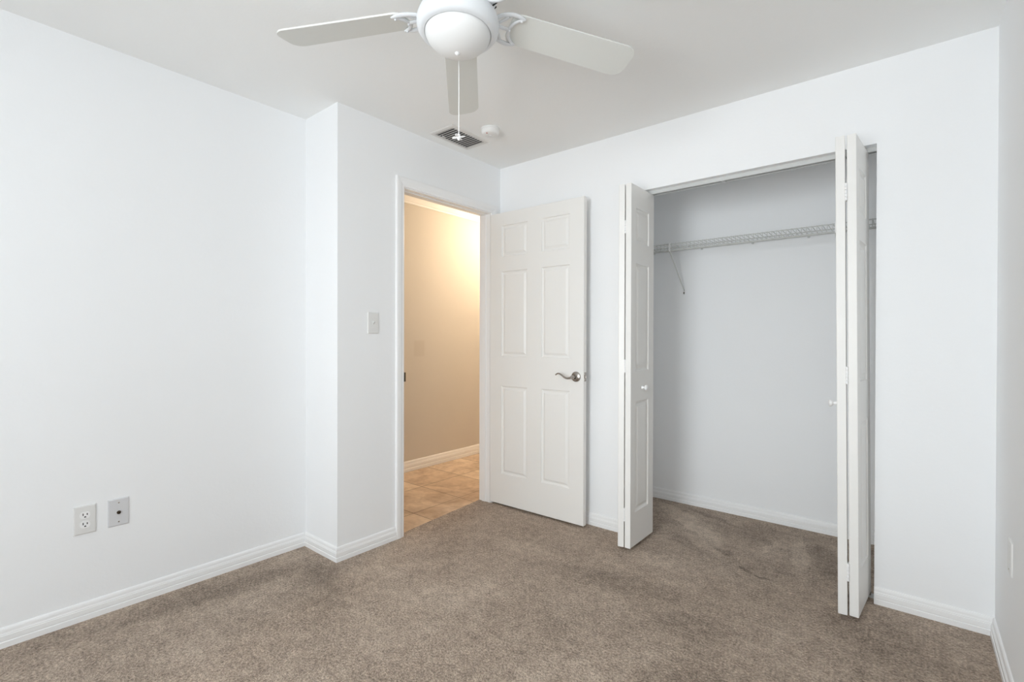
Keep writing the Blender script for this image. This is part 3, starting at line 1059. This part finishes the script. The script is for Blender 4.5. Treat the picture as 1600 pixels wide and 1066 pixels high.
# ---------------------------------------------------------------- wall plates (local: x right, z up, front -y... built facing +X)
def plate_mesh(w, h, t, holes=False):
    """Cover plate lying on the plane x=0, facing +x, centred on the origin (y = width, z = height)."""
    b = B()
    c = 0.0035
    ring0 = [(0, w / 2, h / 2)]
    def rect(x, a, bb):
        return [b.verts.new((x, y, z)) for y, z in ((-a, -bb), (a, -bb), (a, bb), (-a, bb))]
    r = [rect(0, w / 2, h / 2), rect(t * 0.35, w / 2, h / 2), rect(t * 0.8, w / 2 - c * 0.5, h / 2 - c * 0.5), rect(t, w / 2 - c * 1.4, h / 2 - c * 1.4)]
    for A, C in zip(r, r[1:]):
        for k in range(4):
            b.faces.new((A[k], A[(k + 1) % 4], C[(k + 1) % 4], C[k]))
    b.faces.new(r[-1])
    b.faces.new(r[0][::-1])
    return b


def screw(parent, y, z, x, mat=PLATE, r=0.0030):
    b = B()
    lathe(b, [(r, -0.001), (r, 0.0004), (r * 0.7, 0.0011), (0, 0.0012)], 14, Matrix.Translation((x, y, z)) @ Matrix.Rotation(PI / 2, 4, 'Y'))
    link('screw', b, mat, parent)


def outlet(name, loc, rz, label):
    o = empty(name, loc, rz)
    tag(o, label, 'outlet')
    t = 0.0065
    pl = link('cover_plate', plate_mesh(0.074, 0.120, t), PLATE, o)
    for s in (-1, 1):
        zc = s * 0.0195
        b = B()
        pts = []
        for i in range(32):
            a = 2 * PI * i / 32
            y, z = 0.0172 * math.cos(a), 0.0172 * math.sin(a)
            z = max(-0.0140, min(0.0140, z))
            pts.append((y, z + zc))
        extrude_poly(b, pts, t - 0.001, t + 0.0022, 'x')
        rc = link('receptacle', b, TRIM, o)
        b = B()
        for y, hh in ((-0.0066, 0.0095), (0.0066, 0.0080)):
            box(b, t + 0.0018, t + 0.0026, y - 0.0016, y + 0.0016, zc + 0.0040 - hh / 2, zc + 0.0040 + hh / 2)
        pg = []
        for i in range(14):
            a = 2 * PI * i / 14
            pg.append((0.0034 * math.cos(a), zc - 0.0072 + max(-0.0020, 0.0034 * math.sin(a))))
        extrude_poly(b, pg, t + 0.0018, t + 0.0026, 'x')
        link('slots', b, DARK, rc)['label'] = 'dark plug slots'
    screw(o, 0, 0, t)
    return o


outlet('electrical_outlet', (XL, 0.4495, 0.4215), 0, 'white duplex electrical outlet low on the long wall, left of the cable plate')
wp = empty('blank_plate', (XR, 2.338, 0.455), PI)
tag(wp, 'white blank cover plate low on the wall at the right edge', 'cover plate')
link('cover_plate', plate_mesh(0.072, 0.114, 0.0060), PLATE, wp)
screw(wp, 0, 0.041, 0.0057)
screw(wp, 0, -0.041, 0.0057, NICKEL)

cx = empty('cable_plate', (XL, 0.5625, 0.4235))
tag(cx, 'grey cable jack plate low on the long wall, right of the outlet', 'cable plate')
link('cover_plate', plate_mesh(0.074, 0.120, 0.0065), GREYP, cx)
b = B()
mt = Matrix.Translation((0.0060, 0, -0.001)) @ Matrix.Rotation(PI / 2, 4, 'Y')
lathe(b, [(0.0075, 0), (0.0075, 0.0025), (0.0062, 0.0030), (0.0048, 0.0030), (0.0048, 0.0105), (0.0030, 0.0105), (0.0030, 0.006), (0, 0.006)], 18, mt)
link('connector', b, BRONZE, cx)['label'] = 'dark coaxial connector'
screw(cx, 0, 0.0415, 0.0062, NICKEL)
screw(cx, 0, -0.0415, 0.0062, NICKEL)

sw = empty('light_switch', (XD, 1.6385, 1.2745))
tag(sw, 'white toggle light switch on the wall left of the doorway', 'light switch')
link('cover_plate', plate_mesh(0.072, 0.120, 0.0068), PLATE, sw)
b = B()
box(b, 0.0060, 0.0078, -0.0052, 0.0052, -0.012, 0.012, 0.0006)
link('toggle_frame', b, PLATE, sw)
b = B()
vv = [b.verts.new(p) for p in ((0.006, -0.0036, -0.008), (0.006, 0.0036, -0.008), (0.006, 0.0036, 0.005), (0.006, -0.0036, 0.005),
                               (0.0165, -0.0028, 0.0045), (0.0165, 0.0028, 0.0045), (0.0155, 0.0028, 0.0105), (0.0155, -0.0028, 0.0105))]
for f in ((0, 1, 2, 3), (4, 5, 6, 7), (0, 1, 5, 4), (1, 2, 6, 5), (2, 3, 7, 6), (3, 0, 4, 7)):
    b.faces.new([vv[i] for i in f])
link('toggle', b, PLATE, sw)
screw(sw, 0, 0.0302, 0.0065)
screw(sw, 0, -0.0302, 0.0065)
